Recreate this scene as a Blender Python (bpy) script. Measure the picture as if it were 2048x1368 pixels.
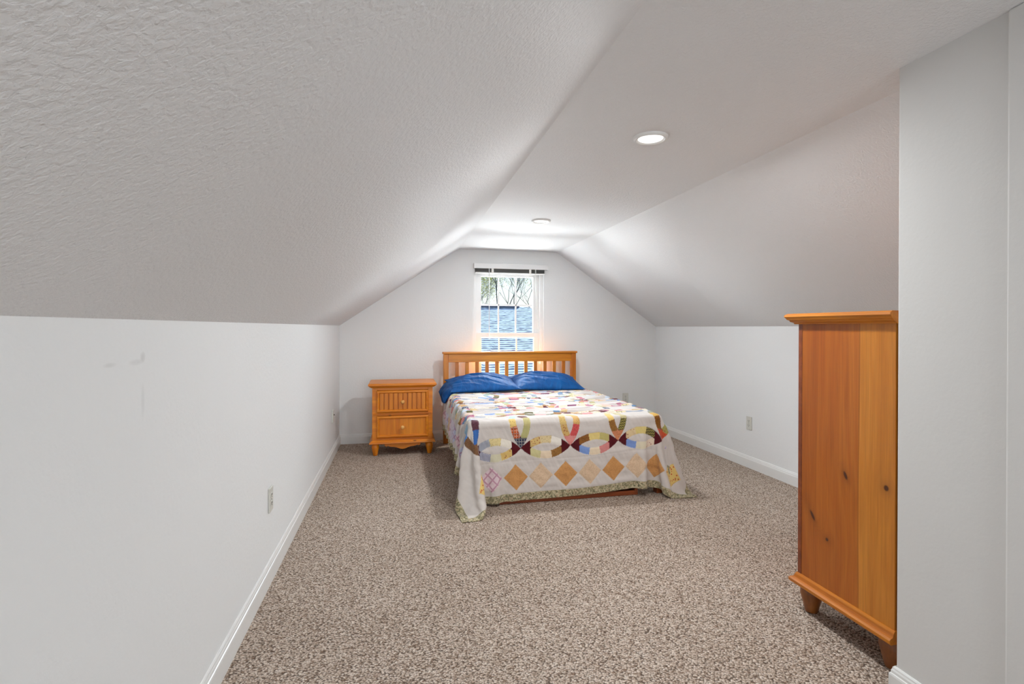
import bpy, bmesh, math, random
import numpy as np
from mathutils import Vector, Matrix

for o in list(bpy.data.objects):
    bpy.data.objects.remove(o)
SC = bpy.context.scene
COL = SC.collection
R = math.radians

# ------------------------------------------------------------------ camera
cam_d = bpy.data.cameras.new('camera')
cam = bpy.data.objects.new('camera', cam_d)
COL.objects.link(cam)
cam_d.sensor_width = 36.0
cam_d.lens = 1039.68 / 2048 * 36
cam_d.shift_x = -(1035.03 - 1024) / 2048
cam_d.shift_y = -(684 - 657.72) / 2048
cam_d.clip_start = 0.02
cam.matrix_world = (Matrix.Translation((0, 0, 1.2)) @ Matrix.Rotation(R(-12.8247), 4, 'Z')
                    @ Matrix.Rotation(R(90 - .1366), 4, 'X') @ Matrix.Rotation(R(.1625), 4, 'Z'))
SC.camera = cam

# ------------------------------------------------------------------ view, sky, sun, large lights
SC.view_settings.view_transform = 'Standard'
SC.view_settings.look = 'None'
SC.view_settings.gamma = 1.0
SC.view_settings.use_curve_mapping = False
SC.view_settings.exposure = 0.2

world = bpy.data.worlds.new('sky')
SC.world = world
world.use_nodes = True
wt = world.node_tree
wt.nodes.clear()
wo = wt.nodes.new('ShaderNodeOutputWorld')
wb = wt.nodes.new('ShaderNodeBackground')
ws = wt.nodes.new('ShaderNodeTexSky')
ws.sky_type = 'NISHITA'
ws.sun_disc = False
ws.sun_elevation = R(42)
ws.sun_rotation = R(50)
wm = wt.nodes.new('ShaderNodeMixRGB')
wm.inputs[0].default_value = 0.45
wm.inputs[2].default_value = (4.6, 5.3, 6.2, 1)
wt.links.new(ws.outputs[0], wm.inputs[1])
wt.links.new(wm.outputs[0], wb.inputs[0])
wb.inputs[1].default_value = 0.165
wt.links.new(wb.outputs[0], wo.inputs[0])


def lamp(name, kind, loc, energy, direction=None, size=1.0, size_y=None, color=(1, 1, 1), angle=None, shape=None, spread=None):
    d = bpy.data.lights.new(name, kind)
    d.energy = energy
    d.color = color
    if kind == 'AREA':
        d.shape = shape or ('RECTANGLE' if size_y else 'SQUARE')
        d.size = size
        if size_y:
            d.size_y = size_y
        if spread:
            d.spread = R(spread)
    if kind == 'SUN':
        d.angle = R(angle or .5)
    o = bpy.data.objects.new(name, d)
    o.location = loc
    if direction is not None:
        o.rotation_euler = Vector(direction).to_track_quat('-Z', 'Y').to_euler()
    COL.objects.link(o)
    return o


# sun outside, to the upper right of the far window
lamp('sun', 'SUN', (6, 10, 6), 5.0, direction=(-.62, -.50, -.85), angle=.6, color=(1, .95, .86))
# added unseen area lamp below the far window, imitating roof bounce onto the ceiling
lamp('bounce_fill', 'AREA', (1.18, 6.25, .25), 400, direction=(0, -.62, .8), size=1.6, size_y=.7, color=(.93, .97, 1))
# extra lamp hidden above the far window, standing in for sky light
lamp('sky_fill', 'AREA', (1.18, 6.55, 1.98), 170, direction=(0, -.80, -.6), size=1.6, size_y=.7, color=(.82, .91, 1))
# fill lamp behind the camera, with a made-up window as its source
lamp('rear_fill', 'AREA', (1.0, -3.25, 1.2), 54, direction=(-.25, 1, .4), size=1.0, size_y=1.1, color=(.88, .945, 1))

# ------------------------------------------------------------------ node helpers


def s2l(c):
    return tuple(((x / 255 + .055) / 1.055) ** 2.4 if x > 10 else x / 255 / 12.92 for x in c) + (1,)


def new_mat(name):
    m = bpy.data.materials.new(name)
    m.use_nodes = True
    t = m.node_tree
    b = t.nodes['Principled BSDF']
    return m, t, b


def N(t, kind, **kw):
    n = t.nodes.new(kind)
    for k, v in kw.items():
        if k == 'inp':
            for kk, vv in v.items():
                n.inputs[kk].default_value = vv
        else:
            setattr(n, k, v)
    return n


def L(t, a, b):
    t.links.new(a, b)


def ramp(t, src, stops):
    r = N(t, 'ShaderNodeValToRGB')
    e = r.color_ramp.elements
    while len(e) < len(stops):
        e.new(.5)
    for i, (p, c) in enumerate(stops):
        e[i].position = p
        e[i].color = c if len(c) == 4 else tuple(c) + (1,)
    L(t, src, r.inputs[0])
    return r


def math_n(t, op, a, b=None, c=None, clamp=False):
    n = N(t, 'ShaderNodeMath', operation=op)
    n.use_clamp = clamp
    for i, x in enumerate((a, b, c)):
        if x is None:
            continue
        if isinstance(x, (int, float)):
            n.inputs[i].default_value = x
        else:
            L(t, x, n.inputs[i])
    return n.outputs[0]


def mix(t, fac, a, b, mode='MIX'):
    n = N(t, 'ShaderNodeMixRGB', blend_type=mode)
    for i, x in ((0, fac), (1, a), (2, b)):
        if isinstance(x, (int, float)):
            n.inputs[i].default_value = x
        elif isinstance(x, tuple):
            n.inputs[i].default_value = x
        else:
            L(t, x, n.inputs[i])
    return n.outputs[0]


def simple(name, col, rough=.5, spec=.5, bump=None, metallic=0.0, coat=0.0):
    m, t, b = new_mat(name)
    b.inputs['Base Color'].default_value = s2l(col)
    b.inputs['Roughness'].default_value = rough
    b.inputs['Specular IOR Level'].default_value = spec
    b.inputs['Metallic'].default_value = metallic
    b.inputs['Coat Weight'].default_value = coat
    tc = N(t, 'ShaderNodeTexCoord')
    n = N(t, 'ShaderNodeTexNoise', inp={'Scale': 18.0, 'Detail': 3.0})
    L(t, tc.outputs['Object'], n.inputs['Vector'])
    c = mix(t, math_n(t, 'MULTIPLY', n.outputs[0], .06), s2l(col), s2l(tuple(x * .8 for x in col)))
    L(t, c, b.inputs['Base Color'])
    if bump:
        n2 = N(t, 'ShaderNodeTexNoise', inp={'Scale': bump[0], 'Detail': 3.0})
        L(t, tc.outputs['Object'], n2.inputs['Vector'])
        bp = N(t, 'ShaderNodeBump', inp={'Strength': bump[1], 'Distance': bump[2]})
        L(t, n2.outputs[0], bp.inputs['Height'])
        L(t, bp.outputs[0], b.inputs['Normal'])
    return m


def plaster(name, col, scale, dist, strength=1.0, smudge=False, stretch=(1, 1, 1)):
    m, t, b = new_mat(name)
    b.inputs['Roughness'].default_value = .6
    b.inputs['Specular IOR Level'].default_value = .25
    tc = N(t, 'ShaderNodeTexCoord')
    mp = N(t, 'ShaderNodeMapping')
    mp.inputs['Scale'].default_value = stretch
    L(t, tc.outputs['Object'], mp.inputs[0])
    n1 = N(t, 'ShaderNodeTexNoise', inp={'Scale': scale, 'Detail': 4.0, 'Roughness': .55, 'Distortion': .25})
    n2 = N(t, 'ShaderNodeTexNoise', inp={'Scale': 1.3, 'Detail': 2.0})
    L(t, mp.outputs[0], n1.inputs['Vector'])
    L(t, tc.outputs['Object'], n2.inputs['Vector'])
    r = ramp(t, n1.outputs[0], [(.38, (0, 0, 0)), (.62, (1, 1, 1))])
    bp = N(t, 'ShaderNodeBump', inp={'Strength': strength, 'Distance': dist})
    L(t, r.outputs[0], bp.inputs['Height'])
    L(t, bp.outputs[0], b.inputs['Normal'])
    base = mix(t, math_n(t, 'MULTIPLY', n2.outputs[0], .05), s2l(col), s2l(tuple(x * .9 for x in col)))
    if smudge:
        # scuffs on the left wall, where the photo shows them
        sx = N(t, 'ShaderNodeSeparateXYZ')
        L(t, tc.outputs['Object'], sx.inputs[0])
        nz = N(t, 'ShaderNodeTexNoise', inp={'Scale': 24.0, 'Detail': 4.0})
        L(t, tc.outputs['Object'], nz.inputs['Vector'])
        for cy, cz, ry, rz, a in ((1.405, 1.128, .014, .014, .22), (1.375, 1.117, .04, .008, .14), (1.26, 1.118, .03, .006, .13),
                                  (1.405, 1.02, .010, .05, .10)):
            dy = math_n(t, 'DIVIDE', math_n(t, 'SUBTRACT', sx.outputs[1], cy), ry)
            dz = math_n(t, 'DIVIDE', math_n(t, 'SUBTRACT', sx.outputs[2], cz), rz)
            d = math_n(t, 'ADD', math_n(t, 'MULTIPLY', dy, dy), math_n(t, 'MULTIPLY', dz, dz))
            g = math_n(t, 'SUBTRACT', 1.0, d, clamp=True)
            g = math_n(t, 'MULTIPLY', math_n(t, 'MULTIPLY', g, nz.outputs[0]), a * 2)
            base = mix(t, g, base, s2l((120, 116, 110)))
    L(t, base, b.inputs['Base Color'])
    return m


def wood(name, axis='Z', light=(214, 138, 58), dark=(170, 92, 28), rough=.38, knots=None, kplane=None, boards=None, seed=0., randknots=True, coat=.12):
    """varnished pine; grain runs along axis; knots = (a, b, ra, rb, tilt) in the plane kplane"""
    m, t, b = new_mat(name)
    b.inputs['Roughness'].default_value = rough
    b.inputs['Coat Weight'].default_value = coat
    b.inputs['Coat Roughness'].default_value = .25
    tc = N(t, 'ShaderNodeTexCoord')
    sx = N(t, 'ShaderNodeSeparateXYZ')
    L(t, tc.outputs['Object'], sx.inputs[0])
    mp = N(t, 'ShaderNodeMapping')
    sc = {'X': (1.1, 16, 16), 'Y': (16, 1.1, 16), 'Z': (16, 16, 1.1)}[axis]
    mp.inputs['Scale'].default_value = sc
    mp.inputs['Location'].default_value = (seed, seed * 1.7, seed * .6)
    L(t, tc.outputs['Object'], mp.inputs[0])
    vec = mp.outputs[0]
    kmask = None
    if knots:
        ia, ib = {'YZ': (1, 2), 'XZ': (0, 2), 'XY': (0, 1)}[kplane]
        disp = None
        for (a, bb, ra, rb, tilt) in knots:
            da = math_n(t, 'SUBTRACT', sx.outputs[ia], a)
            db = math_n(t, 'SUBTRACT', sx.outputs[ib], bb)
            c, s = math.cos(tilt), math.sin(tilt)
            pa = math_n(t, 'ADD', math_n(t, 'MULTIPLY', da, c), math_n(t, 'MULTIPLY', db, s))
            pb = math_n(t, 'ADD', math_n(t, 'MULTIPLY', da, -s), math_n(t, 'MULTIPLY', db, c))
            pa = math_n(t, 'DIVIDE', pa, ra)
            pb = math_n(t, 'DIVIDE', pb, rb)
            d2 = math_n(t, 'ADD', math_n(t, 'MULTIPLY', pa, pa), math_n(t, 'MULTIPLY', pb, pb))
            core = math_n(t, 'SUBTRACT', 1.35, d2, clamp=True)
            halo = math_n(t, 'MULTIPLY', math_n(t, 'DIVIDE', 1.0, math_n(t, 'ADD', math_n(t, 'MULTIPLY', d2, .35), 1.0)), .45)
            k = math_n(t, 'MAXIMUM', core, halo)
            kmask = k if kmask is None else math_n(t, 'MAXIMUM', kmask, k)
            # grain flows round the knot
            push = math_n(t, 'MULTIPLY', math_n(t, 'DIVIDE', pa, math_n(t, 'ADD', math_n(t, 'MULTIPLY', d2, .12), 1.0)), -.25)
            disp = push if disp is None else math_n(t, 'ADD', disp, push)
        cx = N(t, 'ShaderNodeCombineXYZ')
        L(t, disp, cx.inputs[ia])
        va = N(t, 'ShaderNodeVectorMath', operation='ADD')
        L(t, vec, va.inputs[0])
        L(t, cx.outputs[0], va.inputs[1])
        vec = va.outputs[0]
    n1 = N(t, 'ShaderNodeTexNoise', inp={'Scale': 1.0, 'Detail': 5.0, 'Roughness': .6, 'Distortion': .5})
    L(t, vec, n1.inputs['Vector'])
    r1 = ramp(t, n1.outputs[0], [(.3, s2l(dark)), (.5, s2l(tuple((a + b_) / 2 for a, b_ in zip(light, dark)))), (.68, s2l(light))])
    mp2 = N(t, 'ShaderNodeMapping')
    mp2.inputs['Scale'].default_value = tuple((x / 16 * 90 if x > 2 else 2.2) for x in sc)
    L(t, tc.outputs['Object'], mp2.inputs[0])
    n2 = N(t, 'ShaderNodeTexNoise', inp={'Scale': 1.6, 'Detail': 3.0, 'Roughness': .6})
    L(t, mp2.outputs[0], n2.inputs['Vector'])
    r2 = ramp(t, n2.outputs[0], [(.3, (.78, .78, .78)), (.62, (1.0, 1.0, 1.0))])
    col = mix(t, .8, r1.outputs[0], r2.outputs[0], 'MULTIPLY')
    if boards:
        ax, edges, tints = boards
        for e, tint in zip(edges, tints):
            wav = N(t, 'ShaderNodeTexNoise', inp={'Scale': 1.2, 'Detail': 0.0})
            L(t, tc.outputs['Object'], wav.inputs['Vector'])
            p = math_n(t, 'ADD', sx.outputs[ax], math_n(t, 'MULTIPLY', math_n(t, 'SUBTRACT', wav.outputs[0], .5), .02))
            f = math_n(t, 'GREATER_THAN', p, e)
            tinted = mix(t, 1.0, col, s2l(tint), 'MULTIPLY')
            col = mix(t, f, col, tinted)
    if randknots:
        mp3 = N(t, 'ShaderNodeMapping')
        mp3.inputs['Scale'].default_value = {'X': (.55, 1, 1), 'Y': (1, .55, 1), 'Z': (1, 1, .55)}[axis]
        mp3.inputs['Location'].default_value = (seed * 3, seed * 2, seed)
        L(t, tc.outputs['Object'], mp3.inputs[0])
        vo = N(t, 'ShaderNodeTexVoronoi', inp={'Scale': 9.0})
        L(t, mp3.outputs[0], vo.inputs['Vector'])
        k = ramp(t, vo.outputs['Distance'], [(.05, (1, 1, 1)), (.11, (0, 0, 0))]).outputs[0]
        sepc = N(t, 'ShaderNodeSeparateColor')
        L(t, vo.outputs['Color'], sepc.inputs[0])
        k = math_n(t, 'MULTIPLY', k, math_n(t, 'GREATER_THAN', sepc.outputs[0], .6))
        k = math_n(t, 'MULTIPLY', k, .8)
        kmask = k if kmask is None else math_n(t, 'MAXIMUM', kmask, k)
    if kmask is not None:
        col = mix(t, math_n(t, 'MULTIPLY', kmask, .95, clamp=True), col, s2l((62, 22, 10)))
    L(t, col, b.inputs['Base Color'])
    bp = N(t, 'ShaderNodeBump', inp={'Strength': .15, 'Distance': .001})
    L(t, n2.outputs[0], bp.inputs['Height'])
    L(t, bp.outputs[0], b.inputs['Normal'])
    return m


M = {}
M['wall'] = plaster('wall_paint', (232, 233, 233), 55, .0007, .4, smudge=True)
M['wall_back'] = plaster('wall_back_paint', (235, 235, 234), 60, .0008, .4)
M['ceiling'] = plaster('ceiling_texture', (229, 229, 230), 100, .0015, .7)
M['wall_j'] = plaster('closet_wall_paint', (218, 217, 215), 55, .0004, .3)
M['trim'] = simple('trim_gloss_paint', (232, 232, 230), .28, .5)
M['vinyl'] = simple('window_vinyl', (232, 231, 230), .35)
M['outlet'] = simple('outlet_plastic', (214, 213, 205), .35)
M['dark'] = simple('dark_slot', (34, 32, 30), .6)
M['metal'] = simple('screw_metal', (150, 148, 140), .35, metallic=.9)
M['cord'] = simple('blind_cord', (236, 234, 228), .6)
M['slat'] = simple('blind_slat', (128, 126, 122), .5)

M['pine_x'] = wood('pine_grain_x', 'X', (242, 152, 26), (208, 110, 6), seed=1.3)
M['pine_y'] = wood('pine_grain_y', 'Y', (218, 136, 22), (176, 92, 8), seed=2.1)
M['pine_z'] = wood('pine_grain_z', 'Z', (242, 152, 26), (208, 110, 6), seed=.4)
M['pine_z_clear'] = wood('pine_grain_z_clear', 'Z', (240, 150, 24), (202, 106, 6), seed=5.4, randknots=False)
M['bed_x'] = wood('bed_pine_x', 'X', (226, 146, 24), (194, 108, 8), seed=3.3)
M['bed_z'] = wood('bed_pine_z', 'Z', (218, 136, 20), (184, 98, 8), seed=4.0, randknots=False)
M['bed_dark'] = wood('bed_red_wood', 'X', (150, 74, 30), (112, 50, 20), seed=6.0, randknots=False)
M['chest_side'] = wood('chest_side_panel', 'Z', (214, 140, 50), (188, 110, 24), seed=7.7, randknots=False, kplane='YZ', rough=.3,
                       knots=[(1.490, .640, .011, .012, 0), (1.661, .637, .008, .019, -.45), (1.823, .428, .008, .025, -.6),
                              (1.748, .357, .008, .008, 0)],
                       boards=(1, [1.600, 1.606, 1.69, 1.80], [(214, 196, 172), (272, 264, 256), (250, 247, 242), (242, 236, 228)]))
M['chest_leg'] = wood('chest_leg_wood', 'Z', (176, 106, 46), (104, 56, 22), seed=8.0, randknots=False)
M['knob'] = wood('knob_wood', 'Y', (248, 190, 110), (232, 164, 84), seed=9.0, randknots=False)


def carpet_mat():
    m, t, b = new_mat('carpet_pile')
    b.inputs['Roughness'].default_value = .95
    b.inputs['Specular IOR Level'].default_value = .1
    tc = N(t, 'ShaderNodeTexCoord')
    mp = N(t, 'ShaderNodeMapping')
    mp.inputs['Scale'].default_value = (1, 1.25, 1)
    mp.inputs['Rotation'].default_value = (0, 0, R(28))
    L(t, tc.outputs['Object'], mp.inputs[0])
    nz = N(t, 'ShaderNodeTexNoise', inp={'Scale': 60.0, 'Detail': 2.0})
    L(t, mp.outputs[0], nz.inputs['Vector'])
    v2 = N(t, 'ShaderNodeVectorMath', operation='SCALE')
    v2.inputs['Scale'].default_value = .010
    L(t, nz.outputs['Color'], v2.inputs[0])
    va = N(t, 'ShaderNodeVectorMath', operation='ADD')
    L(t, mp.outputs[0], va.inputs[0])
    L(t, v2.outputs[0], va.inputs[1])
    vo = N(t, 'ShaderNodeTexVoronoi', inp={'Scale': 132.0})
    L(t, va.outputs[0], vo.inputs['Vector'])
    sc = N(t, 'ShaderNodeSeparateColor')
    L(t, vo.outputs['Color'], sc.inputs[0])
    tuft = ramp(t, sc.outputs[0], [(0.0, s2l((140, 116, 99))), (.2, s2l((188, 168, 151))), (.6, s2l((208, 190, 174))), (1.0, s2l((232, 219, 206)))])
    gap = ramp(t, vo.outputs['Distance'], [(.38, (0, 0, 0)), (.8, (1, 1, 1))])
    col = mix(t, math_n(t, 'MULTIPLY', gap.outputs[0], .9), tuft.outputs[0], s2l((80, 63, 52)))
    big = N(t, 'ShaderNodeTexNoise', inp={'Scale': 2.0, 'Detail': 3.0})
    L(t, tc.outputs['Object'], big.inputs['Vector'])
    br = ramp(t, big.outputs[0], [(.3, (.93, .92, .91)), (.7, (1, 1, 1))])
    col = mix(t, 1.0, col, br.outputs[0], 'MULTIPLY')
    L(t, col, b.inputs['Base Color'])
    hgt = math_n(t, 'SUBTRACT', 1.0, vo.outputs['Distance'])
    fib = N(t, 'ShaderNodeTexNoise', inp={'Scale': 420.0, 'Detail': 2.0})
    L(t, tc.outputs['Object'], fib.inputs['Vector'])
    hgt = math_n(t, 'ADD', hgt, math_n(t, 'MULTIPLY', fib.outputs[0], .35))
    bp = N(t, 'ShaderNodeBump', inp={'Strength': .8, 'Distance': .005})
    L(t, hgt, bp.inputs['Height'])
    L(t, bp.outputs[0], b.inputs['Normal'])
    return m


M['carpet'] = carpet_mat()


def glass_mat():
    m, t, b = new_mat('window_glass')
    t.nodes.remove(b)
    out = t.nodes['Material Output']
    tr = N(t, 'ShaderNodeBsdfTransparent')
    tr.inputs[0].default_value = (.97, .985, .98, 1)
    gl = N(t, 'ShaderNodeBsdfGlossy', inp={'Roughness': .02})
    fr = N(t, 'ShaderNodeFresnel', inp={'IOR': 1.45})
    ms = N(t, 'ShaderNodeMixShader')
    L(t, math_n(t, 'MULTIPLY', fr.outputs[0], .7), ms.inputs[0])
    L(t, tr.outputs[0], ms.inputs[1])
    L(t, gl.outputs[0], ms.inputs[2])
    L(t, ms.outputs[0], out.inputs[0])
    return m


M['glass'] = glass_mat()


def emit_mat(name, col, s):
    m, t, b = new_mat(name)
    b.inputs['Base Color'].default_value = (1, 1, 1, 1)
    b.inputs['Emission Color'].default_value = col
    b.inputs['Emission Strength'].default_value = s
    return m


M['lens'] = emit_mat('lamp_lens', (1, .98, .95, 1), 1.7)

# ------------------------------------------------------------------ mesh helpers


class MB:
    def __init__(self):
        self.v = []
        self.f = []

    def box(self, x0, x1, y0, y1, z0, z1):
        n = len(self.v)
        self.v += [(x0, y0, z0), (x1, y0, z0), (x1, y1, z0), (x0, y1, z0), (x0, y0, z1), (x1, y0, z1), (x1, y1, z1), (x0, y1, z1)]
        self.f += [tuple(n + i for i in q) for q in ((3, 2, 1, 0), (4, 5, 6, 7), (0, 1, 5, 4), (1, 2, 6, 5), (2, 3, 7, 6), (3, 0, 4, 7))]
        return self

    def poly(self, pts, vec):
        """prism: polygon pts extruded by vec"""
        n = len(self.v)
        k = len(pts)
        self.v += [tuple(p) for p in pts] + [tuple(Vector(p) + Vector(vec)) for p in pts]
        self.f.append(tuple(range(n + k - 1, n - 1, -1)))
        self.f.append(tuple(range(n + k, n + 2 * k)))
        for i in range(k):
            j = (i + 1) % k
            self.f.append((n + i, n + j, n + k + j, n + k + i))
        return self

    def lathe(self, prof, c=(0, 0, 0), seg=24, axis='Z'):
        n = len(self.v)
        for (r, h) in prof:
            for i in range(seg):
                a = 2 * math.pi * i / seg
                p = {'Z': (r * math.cos(a), r * math.sin(a), h), 'Y': (r * math.cos(a), h, r * math.sin(a)), 'X': (h, r * math.cos(a), r * math.sin(a))}[axis]
                self.v.append((c[0] + p[0], c[1] + p[1], c[2] + p[2]))
        for j in range(len(prof) - 1):
            for i in range(seg):
                k = (i + 1) % seg
                self.f.append((n + j * seg + i, n + j * seg + k, n + (j + 1) * seg + k, n + (j + 1) * seg + i))
        self.f.append(tuple(n + i for i in range(seg - 1, -1, -1)))
        self.f.append(tuple(n + (len(prof) - 1) * seg + i for i in range(seg)))
        return self

    def tube(self, pts, r, seg=6):
        n = len(self.v)
        pts = [Vector(p) for p in pts]
        for i, p in enumerate(pts):
            d = (pts[min(i + 1, len(pts) - 1)] - pts[max(i - 1, 0)]).normalized()
            a = d.orthogonal().normalized()
            b = d.cross(a)
            rr = r[i] if isinstance(r, (list, tuple)) else r
            for k in range(seg):
                an = 2 * math.pi * k / seg
                self.v.append(tuple(p + (a * math.cos(an) + b * math.sin(an)) * rr))
        for i in range(len(pts) - 1):
            for k in range(seg):
                q = (k + 1) % seg
                self.f.append((n + i * seg + k, n + i * seg + q, n + (i + 1) * seg + q, n + (i + 1) * seg + k))
        self.f.append(tuple(n + k for k in range(seg - 1, -1, -1)))
        self.f.append(tuple(n + (len(pts) - 1) * seg + k for k in range(seg)))
        return self

    def sweep(self, prof, path, closed=False):
        """prof = (out, up) points; path = (x, y, nx, ny) plan points with the outward normal scaled for mitres"""
        n = len(self.v)
        k = len(prof)
        for (x, y, nx, ny) in path:
            for (o, u) in prof:
                self.v.append((x + nx * o, y + ny * o, u))
        m = len(path)
        for i in range(m if closed else m - 1):
            ii = (i + 1) % m
            for j in range(k):
                jj = (j + 1) % k
                self.f.append((n + i * k + j, n + i * k + jj, n + ii * k + jj, n + ii * k + j))
        if not closed:
            self.f.append(tuple(n + j for j in range(k)))
            self.f.append(tuple(n + (m - 1) * k + j for j in range(k - 1, -1, -1)))
        return self

    def build(self, name, mat, parent=None, bevel=0, smooth=False, loc=None, seg=2, origin=None):
        me = bpy.data.meshes.new(name)
        v = self.v
        if origin is not None:
            v = [(a - origin[0], b - origin[1], c - origin[2]) for a, b, c in v]
        me.from_pydata(v, [], self.f)
        bm = bmesh.new()
        bm.from_mesh(me)
        bmesh.ops.recalc_face_normals(bm, faces=bm.faces)
        bm.to_mesh(me)
        bm.free()
        o = bpy.data.objects.new(name, me)
        COL.objects.link(o)
        if mat is not None:
            me.materials.append(mat)
        if smooth:
            for p in me.polygons:
                p.use_smooth = True
        if bevel:
            b = o.modifiers.new('bevel', 'BEVEL')
            b.width = bevel
            b.segments = seg
            b.limit_method = 'ANGLE'
            b.angle_limit = R(35)
            b.harden_normals = False
        if parent is not None:
            o.parent = parent
        if origin is not None:
            o.location = origin
        if loc is not None:
            o.location = loc
        return o


def empty(name, loc=(0, 0, 0), rz=0):
    o = bpy.data.objects.new(name, None)
    o.empty_display_size = .1
    COL.objects.link(o)
    o.location = loc
    o.rotation_euler = (0, 0, rz)
    return o


def tag(o, label=None, cat=None, group=None, kind=None):
    if label:
        o['label'] = label
    if cat:
        o['category'] = cat
    if group:
        o['group'] = group
    if kind:
        o['kind'] = kind
    return o


def struct(o, label=None):
    o['kind'] = 'structure'
    if label:
        o['label'] = label
    return o


def copy_tree(o, parent=None):
    c = o.copy()
    COL.objects.link(c)
    c.parent = parent
    for ch in o.children:
        copy_tree(ch, c)
    return c


# ------------------------------------------------------------------ room shell
XL, XR, YB, YR = -.595, 2.943, 5.597, -3.3
ZK, ZC, CL, CR = 1.216, 2.044, .618, 1.727
XJ, YJ = 1.58, 1.374
T = .12


def quad_slab(pts, vec, name, mat, label):
    return struct(MB().poly(pts, vec).build(name, mat), label)


struct(MB().box(XL - T, XR + T, YR - T, YB + .25, -.1, 0).build('floor', M['carpet']), 'beige looped carpet covering the whole attic floor')
quad_slab([(XL, YR, -.1), (XL, YB + .2, -.1), (XL, YB + .2, ZK), (XL, YR, ZK)], (-T, 0, 0), 'wall_left', M['wall'], 'low white knee wall along the left side')
quad_slab([(XR, YJ, -.1), (XR, YB + .2, -.1), (XR, YB + .2, ZK), (XR, YJ, ZK)], (T, 0, 0), 'wall_right', M['wall'], 'low white knee wall along the right side')
# ceiling: flat middle and two slopes, each with thickness
cm = MB()
prof = [(XL - T, ZK), (XL, ZK), (CL, ZC), (CR, ZC), (XR, ZK), (XR + T, ZK), (XR + T, ZK + .1), (CR + .05, ZC + .14), (CL - .05, ZC + .14), (XL - T, ZK + .1)]
cm.poly([(x, YR - T, z) for x, z in prof], (0, YB + .2 - YR + T, 0))
struct(cm.build('ceiling', M['ceiling']), 'textured pale attic ceiling with two slopes and a flat middle')

# back gable wall with the window opening
WX0, WX1, WZ0, WZ1 = .785, 1.572, .44, 1.845
bw = MB()
yb1 = YB + .16


def gable(mb, y0, y1, ox0, ox1, oz0, oz1):
    def top(x):
        if x < CL:
            return ZK + (x - XL) / (CL - XL) * (ZC - ZK)
        if x > CR:
            return ZK + (XR - x) / (XR - CR) * (ZC - ZK)
        return ZC
    e = .02
    xs = sorted(set([XL - .02, CL, ox0, ox1, CR, XR + .02]))
    for a, b in zip(xs[:-1], xs[1:]):
        ta, tb = top(a) + e, top(b) + e
        if a >= ox0 - 1e-6 and b <= ox1 + 1e-6:
            mb.poly([(a, y0, -.05), (b, y0, -.05), (b, y0, oz0), (a, y0, oz0)], (0, y1 - y0, 0))
            mb.poly([(a, y0, oz1), (b, y0, oz1), (b, y0, tb), (a, y0, ta)], (0, y1 - y0, 0))
        else:
            mb.poly([(a, y0, -.05), (b, y0, -.05), (b, y0, tb), (a, y0, ta)], (0, y1 - y0, 0))


gable(bw, YB, yb1, WX0, WX1, WZ0, WZ1)
struct(bw.build('wall_back', M['wall_back']), 'pale gable end wall with the window above the bed')
rw = MB()
gable(rw, YR - T, YR, .40, 1.50, .75, 1.75)
struct(rw.build('wall_front', M['wall_j']), 'gable wall behind the camera')
struct(MB().box(.2, 2.2, yb1 - .01, 6.2, 2.30, 2.42).build('added_overhang', M['trim']), 'added roof overhang outside above the far window, blocking high sun')  # unseen slab added to keep high sun from entering the window
# projecting wall on the right and its end face
jw = MB()
jw.poly([(XJ, YR, -.05), (XJ, YJ, -.05), (XR + T, YJ, -.05), (XR + T, YJ - .1, -.05), (XJ + .1, YJ - .1, -.05), (XJ + .1, YR, -.05)], (0, 0, ZC + .07))
struct(jw.build('wall_closet', M['wall_j'], bevel=.006, seg=3), 'white projecting wall at the right edge beside the pine chest')
pw = MB().box(XJ - .012, XJ + .001, -3.28, 1.056, 0.0, ZC)
struct(pw.build('trim_1', M['wall_j'], bevel=.006, seg=3), 'flush upright edge on the projecting wall at the far right of the photo')

# baseboards
BP = [(0, 0), (.014, 0), (.014, .070), (.0125, .076), (.010, .078), (.0095, .086), (.007, .091), (.0065, .096), (.003, .1005), (0, .1005)]


def baseboard(name, path, label):
    o = MB().sweep(BP, path).build(name, M['trim'])
    o['label'] = label
    o['kind'] = 'structure'
    return o


baseboard('baseboard_left', [(XL, YR + .01, 1, 0), (XL, YB, 1, -1)], 'white moulded baseboard along the left wall')
baseboard('baseboard_back', [(XL, YB, 1, -1), (XR, YB, -1, -1)], 'white moulded baseboard along the window wall')
baseboard('baseboard_right', [(XR, YB, -1, -1), (XR, YJ, -1, 1)], 'white moulded baseboard along the right wall')
baseboard('baseboard_closet', [(XR, YJ, -1, 1), (XJ, YJ, -1, 1), (XJ, 1.057, -1, 0)], 'white baseboard turning the corner of the projecting wall')

# ------------------------------------------------------------------ window (in the back wall)
win = empty('window_1', (0, 0, 0))
struct(win, 'white double hung window with divided panes above the headboard')
YP = YB + .085


def rect_frame(mb, x0, x1, z0, z1, wl, wr, wb, wtop, y0, y1):
    mb.box(x0, x0 + wl, y0, y1, z0, z1)
    mb.box(x1 - wr, x1, y0, y1, z0, z1)
    mb.box(x0 + wl, x1 - wr, y0, y1, z0, z0 + wb)
    mb.box(x0 + wl, x1 - wr, y0, y1, z1 - wtop, z1)


fr = MB()
rect_frame(fr, WX0, WX1, WZ0, WZ1, .035, .035, .04, .045, YB + .035, YB + .15)
fr.build('window_frame', M['vinyl'], win, bevel=.003)
st = MB().box(WX0, WX1, YB - .012, YB + .035, WZ0 - .012, WZ0 + .006)
st.build('window_sill', M['vinyl'], win, bevel=.003)


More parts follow.
